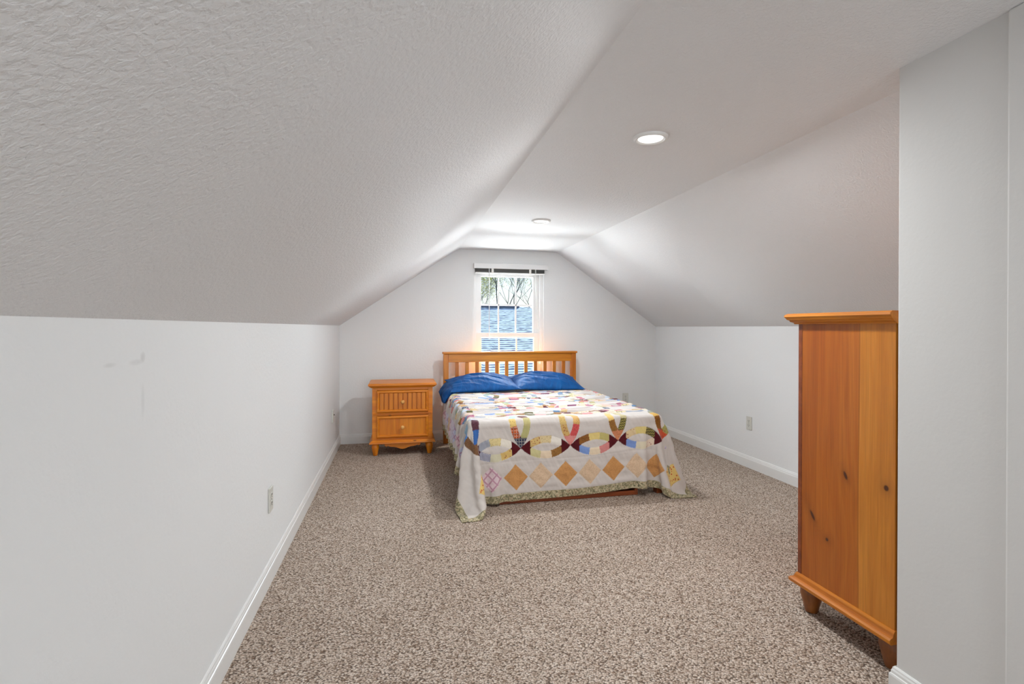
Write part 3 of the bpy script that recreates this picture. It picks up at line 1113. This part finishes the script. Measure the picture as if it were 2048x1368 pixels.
def quilt_mat():
    m, t, b = new_mat('quilt_patchwork')
    b.inputs['Roughness'].default_value = .85
    b.inputs['Specular IOR Level'].default_value = .15
    b.inputs['Sheen Weight'].default_value = .15
    a = N(t, 'ShaderNodeAttribute', attribute_name='patch')
    k = N(t, 'ShaderNodeAttribute', attribute_name='print')
    c = N(t, 'ShaderNodeAttribute', attribute_name='cloth')
    K = k.outputs['Fac']
    vec = c.outputs['Vector']
    sx = N(t, 'ShaderNodeSeparateXYZ')
    L(t, vec, sx.inputs[0])

    def isk(x):
        return math_n(t, 'COMPARE', K, float(x), .35)
    base = a.outputs['Color']

    def band(src, freq, thr):
        s_ = math_n(t, 'FRACT', math_n(t, 'MULTIPLY', src, freq))
        return math_n(t, 'LESS_THAN', s_, thr)

    def over(base, m_, col_, f=1.0):
        return mix(t, math_n(t, 'MULTIPLY', m_, f), base, col_)
    x, y = sx.outputs[0], sx.outputs[1]
    dark = mix(t, 1.0, base, (.35, .3, .25, 1), 'MULTIPLY')
    lite = mix(t, .6, base, (.85, .8, .72, 1))
    vo = N(t, 'ShaderNodeTexVoronoi', inp={'Scale': 110.0})
    L(t, vec, vo.inputs['Vector'])
    dots = math_n(t, 'LESS_THAN', vo.outputs['Distance'], .30)
    out = over(base, math_n(t, 'MULTIPLY', isk(1), dots), dark, .55)
    # plaid
    pl = math_n(t, 'MAXIMUM', band(x, 55, .3), band(y, 55, .3))
    out = over(out, math_n(t, 'MULTIPLY', isk(2), pl), mix(t, .5, base, (.9, .85, .7, 1)), .6)
    pl2 = math_n(t, 'MAXIMUM', band(x, 30, .2), band(y, 30, .2))
    out = over(out, math_n(t, 'MULTIPLY', isk(2), pl2), (.03, .02, .03, 1), .5)
    # gingham
    ch = math_n(t, 'MAXIMUM', band(x, 110, .4), band(y, 110, .4))
    out = over(out, math_n(t, 'MULTIPLY', isk(3), ch), lite, .65)
    # stripes
    out = over(out, math_n(t, 'MULTIPLY', isk(4), band(x, 95, .4)), dark, .3)
    # sprigs
    vo2 = N(t, 'ShaderNodeTexVoronoi', inp={'Scale': 62.0})
    L(t, vec, vo2.inputs['Vector'])
    sp = math_n(t, 'LESS_THAN', vo2.outputs['Distance'], .30)
    out = over(out, math_n(t, 'MULTIPLY', isk(5), sp), s2l((150, 60, 50)), .7)
    # waves
    wv = math_n(t, 'ADD', math_n(t, 'MULTIPLY', y, 60), math_n(t, 'MULTIPLY', math_n(t, 'SINE', math_n(t, 'MULTIPLY', x, 420)), .22))
    out = over(out, math_n(t, 'MULTIPLY', isk(6), math_n(t, 'LESS_THAN', math_n(t, 'FRACT', wv), .4)), s2l((176, 164, 92)), .8)
    # mottled print of the border squares
    nz = N(t, 'ShaderNodeTexNoise', inp={'Scale': 38.0, 'Detail': 5.0, 'Distortion': 2.0})
    L(t, vec, nz.inputs['Vector'])
    mot = ramp(t, nz.outputs[0], [(.46, (0, 0, 0)), (.50, (1, 1, 1)), (.55, (0, 0, 0))]).outputs[0]
    out = over(out, math_n(t, 'MULTIPLY', isk(7), mot), mix(t, 1.0, base, (.62, .55, .5, 1), 'MULTIPLY'), .6)
    # lilac plaid
    d1 = math_n(t, 'ADD', x, y)
    d2 = math_n(t, 'SUBTRACT', x, y)
    lp = math_n(t, 'MAXIMUM', band(d1, 16, .22), band(d2, 16, .22))
    out = over(out, math_n(t, 'MULTIPLY', isk(8), lp), s2l((170, 96, 130)), .6)
    # yellow floral
    vo3 = N(t, 'ShaderNodeTexVoronoi', inp={'Scale': 48.0})
    L(t, vec, vo3.inputs['Vector'])
    f3 = math_n(t, 'LESS_THAN', vo3.outputs['Distance'], .28)
    out = over(out, math_n(t, 'MULTIPLY', isk(9), f3), s2l((190, 66, 48)), .8)
    # green sprigged binding
    bn = N(t, 'ShaderNodeTexVoronoi', inp={'Scale': 120.0})
    L(t, vec, bn.inputs['Vector'])
    bs = N(t, 'ShaderNodeSeparateColor')
    L(t, bn.outputs['Color'], bs.inputs[0])
    bcol = ramp(t, bs.outputs[0], [(0.0, s2l((108, 104, 80))), (.45, s2l((156, 147, 114))), (.75, s2l((200, 188, 156))), (1, s2l((170, 145, 116)))])
    out = over(out, isk(10), bcol.outputs[0], 1.0)
    # faint sprigs on the white ground
    L(t, out, b.inputs['Base Color'])
    n3 = N(t, 'ShaderNodeTexNoise', inp={'Scale': 260.0, 'Detail': 2.0})
    L(t, vec, n3.inputs['Vector'])
    n4 = N(t, 'ShaderNodeTexNoise', inp={'Scale': 55.0, 'Detail': 4.0})
    L(t, vec, n4.inputs['Vector'])
    bp = N(t, 'ShaderNodeBump', inp={'Strength': .5, 'Distance': .0025})
    L(t, math_n(t, 'ADD', math_n(t, 'MULTIPLY', n3.outputs[0], .15), n4.outputs[0]), bp.inputs['Height'])
    L(t, bp.outputs[0], b.inputs['Normal'])
    return m


me.materials.append(quilt_mat())
so = quilt.modifiers.new('thickness', 'SOLIDIFY')
so.thickness = .005
so.offset = -1 if nrm[NVr // 2, NUr // 2, 2] > 0 else 1
tag(quilt, 'white patchwork quilt with interlocking rings draped over the bed', 'quilt')

# ------------------------------------------------------------------ pillows


def pillow(name, cx, cy, cz, wx, wy, th, rz, tiltx, tilty, seed, mat, label, sleeve=False):
    n = 90
    u = np.linspace(-1, 1, n)
    A, B = np.meshgrid(u, u)
    pts = []
    for sgn in (1, -1):
        ax, ay = np.abs(A), np.abs(B)
        thick = ((1 - ax ** 2.2) ** .72) * ((1 - ay ** 2.2) ** .62)
        pinch = 1 - .055 * (1 - A ** 2) * ay ** 3
        pinchx = 1 - .075 * (1 - B ** 2) * ax ** 3
        x = A * pinchx * wx / 2
        y = B * pinch * wy / 2
        z = sgn * thick * th / 2 * (1.25 if sgn > 0 else .62)
        wr = vn((A * 2.0 + B * 3.5) * 2.2 + seed, (A - B * .4) * 1.0 + seed, 20 + seed) * .009
        wr += vn(A * 3 + seed, B * 3, 24 + seed) * .012
        rad_ = (1 - np.clip(np.minimum(1 - ax, 1 - ay) * 4, 0, 1))
        wr += vn(A * 14 + B * 10, B * 3 + seed, 28 + seed) * .0035
        z = z + wr * thick
        pts.append(np.stack([x, y, z], -1))
    mb = MB()
    idt = {}
    vs = []
    fs = []
    for s_ in (0, 1):
        for i in range(n):
            for j in range(n):
                key = (i, j) if (i in (0, n - 1) or j in (0, n - 1)) else (i, j, s_)
                if key not in idt:
                    idt[key] = len(vs)
                    vs.append(tuple(pts[s_][i, j]))
                idt[(s_, i, j)] = idt[key]
        for i in range(n - 1):
            for j in range(n - 1):
                q = (idt[(s_, i, j)], idt[(s_, i, j + 1)], idt[(s_, i + 1, j + 1)], idt[(s_, i + 1, j)])
                fs.append(q if s_ == 0 else q[::-1])
    mb.v, mb.f = vs, fs
    o = mb.build(name, mat, smooth=True)
    o.location = (cx, cy, cz)
    o.rotation_euler = (tiltx, tilty, rz)
    tag(o, label, 'pillow', 'blue pillows at the head of the bed')
    if sleeve:
        # open end of the pillowcase, drooping past the filling
        ns, nt = 40, 22
        vs, fs = [], []
        for i in range(ns):
            a = 2 * math.pi * i / ns
            for j in range(nt):
                t_ = j / (nt - 1)
                y = math.cos(a) * wy / 2 * (.94 - .14 * t_)
                zz = math.sin(a) * (.030 + .014 * math.sin(a * 3 + 1) * t_)
                x = -wx / 2 + .060 - t_ * .110
                drop = -.016 * t_ - .060 * t_ ** 2 - .03 * t_ * (1 if y < 0 else .3)
                vs.append((x + .012 * math.sin(a * 2), y - .02 * t_, zz + drop + .004 * math.sin(a * 5 + 6 * t_)))
        for i in range(ns):
            k = (i + 1) % ns
            for j in range(nt - 1):
                fs.append((i * nt + j, k * nt + j, k * nt + j + 1, i * nt + j + 1))
        mb = MB()
        mb.v, mb.f = vs, fs
        s_ = mb.build('pillowcase_opening', mat, o, smooth=True)
        sd = s_.modifiers.new('thickness', 'SOLIDIFY')
        sd.thickness = .003
        s_['label'] = 'loose open end of the blue pillowcase'
    return o


mb_, t_, b_ = new_mat('blue_cotton')
tc_ = N(t_, 'ShaderNodeTexCoord')
n_ = N(t_, 'ShaderNodeTexNoise', inp={'Scale': 7.0, 'Detail': 5.0, 'Distortion': 1.2})
mp_ = N(t_, 'ShaderNodeMapping')
mp_.inputs['Scale'].default_value = (2.2, .7, 1)
mp_.inputs['Rotation'].default_value = (0, 0, R(35))
L(t_, tc_.outputs['Object'], mp_.inputs[0])
L(t_, mp_.outputs[0], n_.inputs['Vector'])
rr_ = ramp(t_, n_.outputs[0], [(.3, s2l((0, 66, 126))), (.7, s2l((0, 84, 150)))])
L(t_, rr_.outputs[0], b_.inputs['Base Color'])
b_.inputs['Roughness'].default_value = .6
b_.inputs['Specular IOR Level'].default_value = .25
bp_ = N(t_, 'ShaderNodeBump', inp={'Strength': .9, 'Distance': .012})
L(t_, n_.outputs[0], bp_.inputs['Height'])
L(t_, bp_.outputs[0], b_.inputs['Normal'])
M['blue'] = mb_
pillow('pillow', .800, 5.075, .640, .70, .47, .150, R(2), R(9), R(-1), 1, M['blue'], 'left blue pillow on the quilt, its case hanging open toward the nightstand', sleeve=True)
pillow('pillow', 1.448, 5.090, .641, .72, .47, .155, R(-3), R(10), R(1), 2, M['blue'], 'right blue pillow on the quilt, on the side of the bare wall')

# ------------------------------------------------------------------ nightstand
NX0, NX1, NY0, NY1 = -.243, .312, 5.005, 5.375
NC = (.0345, 5.19, 0)
ns_ = tag(empty('nightstand', NC), 'small honey pine nightstand with two drawers left of the bed', 'nightstand')


def np_(mb, name, mat, bevel=.002, parent=None, smooth=False):
    o = mb.build(name, mat, parent or ns_, bevel=bevel, smooth=smooth)
    if parent is None:
        o.matrix_parent_inverse = Matrix.Translation((-NC[0], -NC[1], 0))
    return o


cx_ = NC[0]
cas = MB()
cas.box(NX0, NX0 + .02, NY0 + .01, NY1, .135, .635)
cas.box(NX1 - .02, NX1, NY0 + .01, NY1, .135, .635)
cas.box(NX0 + .02, NX1 - .02, NY1 - .01, NY1, .135, .635)
cas.box(NX0 + .02, NX1 - .02, NY0 + .02, NY1 - .01, .135, .150)
np_(cas, 'case', M['pine_z'])
ff = MB()
ff.box(NX0, NX0 + .045, NY0, NY0 + .02, .135, .635)
ff.box(NX1 - .045, NX1, NY0, NY0 + .02, .135, .635)
ff.box(NX0 + .045, NX1 - .045, NY0, NY0 + .02, .610, .635)
ff.box(NX0 + .045, NX1 - .045, NY0, NY0 + .02, .135, .165)
ff.box(NX0 + .045, NX1 - .045, NY0, NY0 + .02, .372, .402)
np_(ff, 'face_frame', M['pine_x'])
np_(MB().box(NX0 + .008, NX1 - .008, NY0 - .010, NY0 + .004, .386, .396), 'dividing_bead', M['pine_x'], .004)
# moulded top
tp = MB()
o_ = .040
x0, x1, y0, y1 = NX0, NX1, NY0, NY1
prof_t = [(-.02, .635), (.010, .635), (.014, .640), (.024, .645), (.028, .652), (.036, .656), (.036, .668), (.028, .6755), (.020, .6765), (-.02, .6765)]
tp.sweep(prof_t, [(x0, y0, -1, -1), (x0, y1, -1, .1), (x1, y1, 1, .1), (x1, y0, 1, -1)], closed=True)
tp.box(x0 + .01, x1 - .01, y0 + .01, y1, .637, .6762)
np_(tp, 'top', M['pine_x'], 0)
# base moulding
bs_ = MB()
prof_b = [(-.01, .112), (.022, .112), (.026, .118), (.024, .126), (.014, .131), (.010, .138), (.004, .143), (-.01, .145)]
bs_.sweep(prof_b, [(x0, y0, -1, -1), (x0, y1, -1, .1), (x1, y1, 1, .1), (x1, y0, 1, -1)], closed=True)
bs_.box(x0 + .005, x1 - .005, y0 + .005, y1, .112, .14)
np_(bs_, 'base_moulding', M['pine_x'], 0)
# scalloped apron
ap = []
hw = .165
for k in range(61):
    s_ = -1 + 2 * k / 60
    a_ = abs(s_)
    if a_ > .86:
        d = .022 + (1 - a_) / .14 * .012
    elif a_ > .55:
        d = .020 + .016 * (.86 - a_) / .31 + .004 * math.sin((a_ - .55) / .31 * math.pi)
    else:
        d = .036 + .022 * (.5 + .5 * math.cos(a_ / .55 * math.pi))
    ap.append((cx_ + s_ * hw, NY0 + .004, .114 - d))
pts = [(cx_ - hw, NY0 + .004, .114)] + ap + [(cx_ + hw, NY0 + .004, .114)]
np_(MB().poly(pts, (0, .016, 0)), 'apron', M['pine_x'], .0015)


def turned_leg(h=.112, r=.034):
    return [(.012, 0), (r * .55, .002), (r * .60, .006), (r * .80, h * .35), (r * 1.02, h * .66), (r * 1.0, h * .82), (r * .80, h * .90), (r * .78, h * .93), (r * .9, h * .96), (r * .9, h)]


for lx, ly in ((NX0 + .028, NY0 + .025), (NX1 - .028, NY0 + .025), (NX0 + .028, NY1 - .04), (NX1 - .028, NY1 - .04)):
    np_(MB().lathe(turned_leg(), (lx, ly, 0), 28), 'leg', M['pine_z_clear'], 0, smooth=True)


def drawer(z0, z1, beaded):
    dx0, dx1 = NX0 + .040, NX1 - .040
    d = MB()
    w_ = .026
    yf = NY0 - .014
    # bevelled frame: four mitred mouldings
    pr = [(0, 0), (.0, .012), (.008, .018), (.018, .018), (w_, .008), (w_, 0)]
    n0 = len(d.v)
    rings = []
    for (o, h) in pr:
        rings.append([(dx0 + o, NY0 - h, z0 + o), (dx1 - o, NY0 - h, z0 + o), (dx1 - o, NY0 - h, z1 - o), (dx0 + o, NY0 - h, z1 - o)])
    for rg in rings:
        d.v += rg
    for i in range(len(pr)):
        ii = (i + 1) % len(pr)
        for j in range(4):
            jj = (j + 1) % 4
            d.f.append((n0 + i * 4 + j, n0 + i * 4 + jj, n0 + ii * 4 + jj, n0 + ii * 4 + j))
    fr_ = np_(d, 'drawer', M['pine_x'], .0012)
    pn = MB()
    ix0, ix1 = dx0 + w_ - .002, dx1 - w_ + .002
    if beaded:
        nb = 10
        step = (ix1 - ix0) / nb
        for k in range(nb):
            pn.box(ix0 + k * step + .0045, ix0 + (k + 1) * step - .0045, NY0 - .011, NY0 + .002, z0 + w_ - .002, z1 - w_ + .002)
        pn.box(ix0, ix1, NY0 + .002, NY0 + .006, z0 + w_ - .002, z1 - w_ + .002)
    else:
        pn.box(ix0, ix1, NY0 - .006, NY0 + .004, z0 + w_ - .002, z1 - w_ + .002)
    o = pn.build('drawer_panel', M['pine_z_clear'] if beaded else M['pine_z'], fr_, bevel=.002 if beaded else 0)
    kz = (z0 + z1) / 2 - .004
    k = MB().lathe([(.007, -.004), (.008, -.018), (.016, -.024), (.0185, -.031), (.0165, -.038), (.009, -.041), (.001, -.0415)], (cx_, NY0, kz), 24, 'Y')
    ko = k.build('knob', M['knob'], fr_, smooth=True)
    return fr_


drawer(.404, .608, True)
drawer(.168, .370, False)

# ------------------------------------------------------------------ chest of drawers (seen from its side)
CX0, CX1, CY0, CY1 = 1.668, 2.52, 1.452, 1.882
CC = (2.09, 1.67, 0)
ch = tag(empty('chest_of_drawers', CC), 'tall honey pine chest of drawers seen from its knotty side panel beside the projecting wall', 'chest of drawers')


def cp(mb, name, mat, bevel=.002, parent=None, smooth=False):
    o = mb.build(name, mat, parent or ch, bevel=bevel, smooth=smooth)
    if parent is None:
        o.matrix_parent_inverse = Matrix.Translation((-CC[0], -CC[1], 0))
    return o


cp(MB().box(CX0, CX0 + .02, CY0 + .004, CY1, .15, 1.222), 'side_panel', M['chest_side'], .001)
cp(MB().box(CX1 - .02, CX1, CY0 + .004, CY1, .15, 1.222), 'side_panel', M['pine_z'], .001)
bk = MB().box(CX0 + .006, CX1 - .006, CY0 - .010, CY0 + .003, .15, 1.235)
cp(bk, 'back_panel', M['chest_leg'], .001)
bf = MB()
bf.box(CX0 - .002, CX0 + .045, CY1, CY1 + .020, .15, 1.222)
bf.box(CX1 - .045, CX1 + .002, CY1, CY1 + .020, .15, 1.222)
zz = [.15, .18, .385, .41, .60, .625, .80, .825, .985, 1.01, 1.165, 1.222]
for k in range(0, 12, 2):
    bf.box(CX0 + .045, CX1 - .045, CY1, CY1 + .020, zz[k], zz[k + 1])
cp(bf, 'face_frame', M['bed_dark'], .002)
tq = MB()
prof_c = [(-.02, 1.218), (.012, 1.218), (.014, 1.223), (.024, 1.228), (.026, 1.233), (.033, 1.237), (.036, 1.243), (.041, 1.249), (.039, 1.257), (.030, 1.2625), (-.02, 1.2625)]
ty1 = CY1 + .020
tq.sweep(prof_c, [(CX0, CY0 - .010, -1, 0), (CX0, ty1, -1, 1), (CX1, ty1, 1, 1), (CX1, CY0 - .010, 1, 0)], closed=True)
tq.box(CX0 + .01, CX1 - .01, CY0 - .008, ty1 - .01, 1.22, 1.2622)
cp(tq, 'top', M['pine_y'], 0)
bq = MB()
prof_d = [(-.01, .112), (.020, .112), (.025, .117), (.026, .128), (.020, .134), (.012, .137), (.010, .142), (.008, .150), (.003, .158), (-.01, .160)]
bq.sweep(prof_d, [(CX0, CY0, -1, 0), (CX0, ty1, -1, 1), (CX1, ty1, 1, 1), (CX1, CY0, 1, 0)], closed=True)
bq.box(CX0 + .005, CX1 - .005, CY0, ty1 - .005, .113, .15)
cp(bq, 'base_moulding', M['pine_y'], 0)
for lx, ly in ((CX0 + .040, CY1 - .012), (CX0 + .040, CY0 + .045), (CX1 - .040, CY1 - .012), (CX1 - .040, CY0 + .045)):
    cp(MB().lathe(turned_leg(.113, .042), (lx, ly, 0), 28), 'leg', M['chest_leg'], 0, smooth=True)
for k in range(1, 11, 2):
    d = MB().box(CX0 + .042, CX1 - .042, CY1 + .006, CY1 + .030, zz[k] - .004, zz[k + 1] + .004)
    do = cp(d, 'drawer', M['pine_x'], .008)
    for kx in (CX0 + .2, CX1 - .2):
        kb = MB().lathe([(.008, .028), (.008, .040), (.018, .048), (.018, .056), (.010, .062), (.001, .063)], (kx, CY1, (zz[k] + zz[k + 1]) / 2), 20, 'Y')
        kb.build('knob', M['knob'], do, smooth=True)

# ------------------------------------------------------------------ outside: neighbouring house, lawn, trees


def shingle_mat(row=.20, base=(176, 198, 226)):
    m, t, b = new_mat('roof_shingles')
    b.inputs['Roughness'].default_value = .9
    uvn = N(t, 'ShaderNodeUVMap', uv_map='UVMap')
    sx = N(t, 'ShaderNodeSeparateXYZ')
    L(t, uvn.outputs[0], sx.inputs[0])
    rowf = math_n(t, 'DIVIDE', sx.outputs[1], row)
    fr_ = math_n(t, 'FRACT', rowf)
    fl = math_n(t, 'FLOOR', rowf)
    cx = N(t, 'ShaderNodeCombineXYZ')
    L(t, math_n(t, 'MULTIPLY', sx.outputs[0], 3.2), cx.inputs[0])
    L(t, math_n(t, 'MULTIPLY', fl, 7.3), cx.inputs[1])
    nz = N(t, 'ShaderNodeTexNoise', inp={'Scale': 1.0, 'Detail': 1.0})
    L(t, cx.outputs[0], nz.inputs['Vector'])
    thr = math_n(t, 'SUBTRACT', math_n(t, 'MULTIPLY', nz.outputs[0], 1.25), .27)
    line = math_n(t, 'LESS_THAN', fr_, thr)
    tone = mix(t, nz.outputs[0], s2l(base), s2l(tuple(min(255, x * 1.14) for x in base)))
    L(t, mix(t, line, tone, s2l((66, 84, 118))), b.inputs['Base Color'])
    return m


M['shingle'] = shingle_mat()
M['siding'] = simple('house_siding', (206, 204, 198), .7)
M['ridge'] = simple('ridge_cap', (58, 74, 104), .8)
M['grass'] = simple('lawn_grass', (120, 132, 78), .95, bump=(40, .8, .02))
M['bark'] = simple('bare_bark', (92, 94, 108), .9)
M['leaf'] = simple('spring_leaves', (186, 190, 92), .8)

struct(MB().box(-40, 60, YB + .8, 90, -3.3, -3.2).build('lawn', M['grass']), 'grass lawn outside beyond the window')
house = tag(empty('neighbouring_house', (3.8, 30, -3.2)), 'neighbouring house with grey blue shingle roofs seen through the window', 'house')


def roof_plane(pts, name, mat, thick=.08):
    """pts: quad eave-left, eave-right, ridge-right, ridge-left with planar UV in metres"""
    a, b, c, d = [Vector(p) for p in pts]
    xax = (b - a).normalized()
    nrm_ = xax.cross(d - a).normalized()
    yax = nrm_.cross(xax).normalized()
    me_ = bpy.data.meshes.new(name)
    low = [p - nrm_ * thick for p in (a, b, c, d)]
    me_.from_pydata([tuple(p) for p in (a, b, c, d)] + [tuple(p) for p in low], [], [(0, 1, 2, 3), (7, 6, 5, 4), (0, 4, 5, 1), (1, 5, 6, 2), (2, 6, 7, 3), (3, 7, 4, 0)])
    uv = me_.uv_layers.new(name='UVMap')
    for lp in me_.loops:
        p = Vector(me_.vertices[lp.vertex_index].co) - a
        uv.data[lp.index].uv = (p.dot(xax), p.dot(yax))
    me_.materials.append(mat)
    o = bpy.data.objects.new(name, me_)
    COL.objects.link(o)
    o.parent = house
    o.matrix_parent_inverse = Matrix.Translation((-3.8, -30, 3.2))
    return o


def hpart(mb, name, mat):
    o = mb.build(name, mat, house)
    o.matrix_parent_inverse = Matrix.Translation((-3.8, -30, 3.2))
    return o


# main roof, its ridge running across the view
RZ, RY = 2.42, 30.0
roof_plane([(-4.0, 21.5, -1.8), (11.6, 21.5, -1.8), (7.55, RY, RZ), (-4.0, RY, RZ)], 'roof', M['shingle'])
roof_plane([(11.6, 38.5, -1.8), (-4.0, 38.5, -1.8), (-4.0, RY, RZ), (7.55, RY, RZ)], 'roof', M['shingle'])
roof_plane([(11.6, 21.5, -1.8), (11.6, 38.5, -1.8), (7.56, RY + .02, RZ), (7.55, RY, RZ)], 'roof', M['shingle'])
hpart(MB().box(-4.0, 6.9, RY - .16, RY + .16, RZ - .03, RZ + .16), 'ridge_cap', M['ridge'])
hpart(MB().box(-3.6, 11.1, 22.0, 38.0, -3.2, -1.9), 'wall', M['siding'])
# lower wing turned toward the right
roof_plane([(1.2, 15.0, -2.1), (13.0, 12.4, -2.1), (14.6, 19.6, 1.45), (4.2, 21.8, 1.0)], 'roof', M['shingle'])
hpart(MB().poly([(2.0, 15.2, -3.2), (12.8, 12.9, -3.2), (14.0, 18.4, -3.2), (4.4, 20.4, -3.2)], (0, 0, 1.0)), 'wall', M['siding'])

rnd = random.Random(5)


def tree(x, y, height, label, leafy, seed, spread=.34):
    rn = random.Random(seed)
    e = tag(empty('bare_tree', (x, y, -3.2)), label, 'tree', 'trees behind the neighbouring roof')
    mb = MB()
    lf = MB()
    cnt = [0]

    def branch(p, d, ln, r, depth):
        if cnt[0] > 2600:
            return
        cnt[0] += 1
        pts = [p]
        q = p.copy()
        dd = d.copy()
        nseg = 4
        for k in range(nseg):
            dd = (dd + Vector((rn.uniform(-.14, .14), rn.uniform(-.14, .14), .05))).normalized()
            q = q + dd * ln / nseg
            pts.append(q.copy())
        mb.tube(pts, [r * (1 - .45 * k / nseg) for k in range(nseg + 1)], 5 if depth > 2 else 4)
        if depth <= 1 and leafy:
            for _ in range(leafy):
                c = q + Vector((rn.uniform(-.5, .5), rn.uniform(-.5, .5), rn.uniform(-.5, .5)))
                a = Vector((rn.uniform(-1, 1), rn.uniform(-1, 1), rn.uniform(-1, 1))).normalized() * .07
                b = a.orthogonal().normalized() * .05
                n0 = len(lf.v)
                lf.v += [tuple(c - a), tuple(c - b), tuple(c + a), tuple(c + b)]
                lf.f.append((n0, n0 + 1, n0 + 2, n0 + 3))
        if depth == 0:
            return
        for k in range(3 if depth > 1 else 4):
            ax = Vector((rn.uniform(-1, 1), rn.uniform(-1, 1), rn.uniform(-.1, .5))).normalized()
            nd_ = (dd * (1 - spread) + ax * (spread + rn.uniform(0, .25))).normalized()
            st = pts[rn.choice((2, 3, 4, 4))]
            branch(st, nd_, ln * rn.uniform(.62, .82), r * .55, depth - 1)
    branch(Vector((0, 0, 0)), Vector((0, 0, 1)), height * .36, height * .0095, 6)
    mb.build('branches', M['bark'], e)
    if leafy:
        lf.build('leaves', M['leaf'], e)
    return e


tree(5.2, 43, 12.5, 'bare branching tree on the left beyond the roof ridge', 0, 3)
tree(9.4, 46, 13.5, 'leafless tree in the middle beyond the roof, with sparse yellow green buds', 1, 8)
tree(13.6, 39, 13.0, 'tree at the right beyond the roof with upright bare limbs', 0, 21)
tree(8.0, 56, 12.0, 'distant pale green budding tree low behind the others', 2, 13)
tree(14.6, 57, 12.0, 'distant budding tree low at the right behind the others', 2, 17)
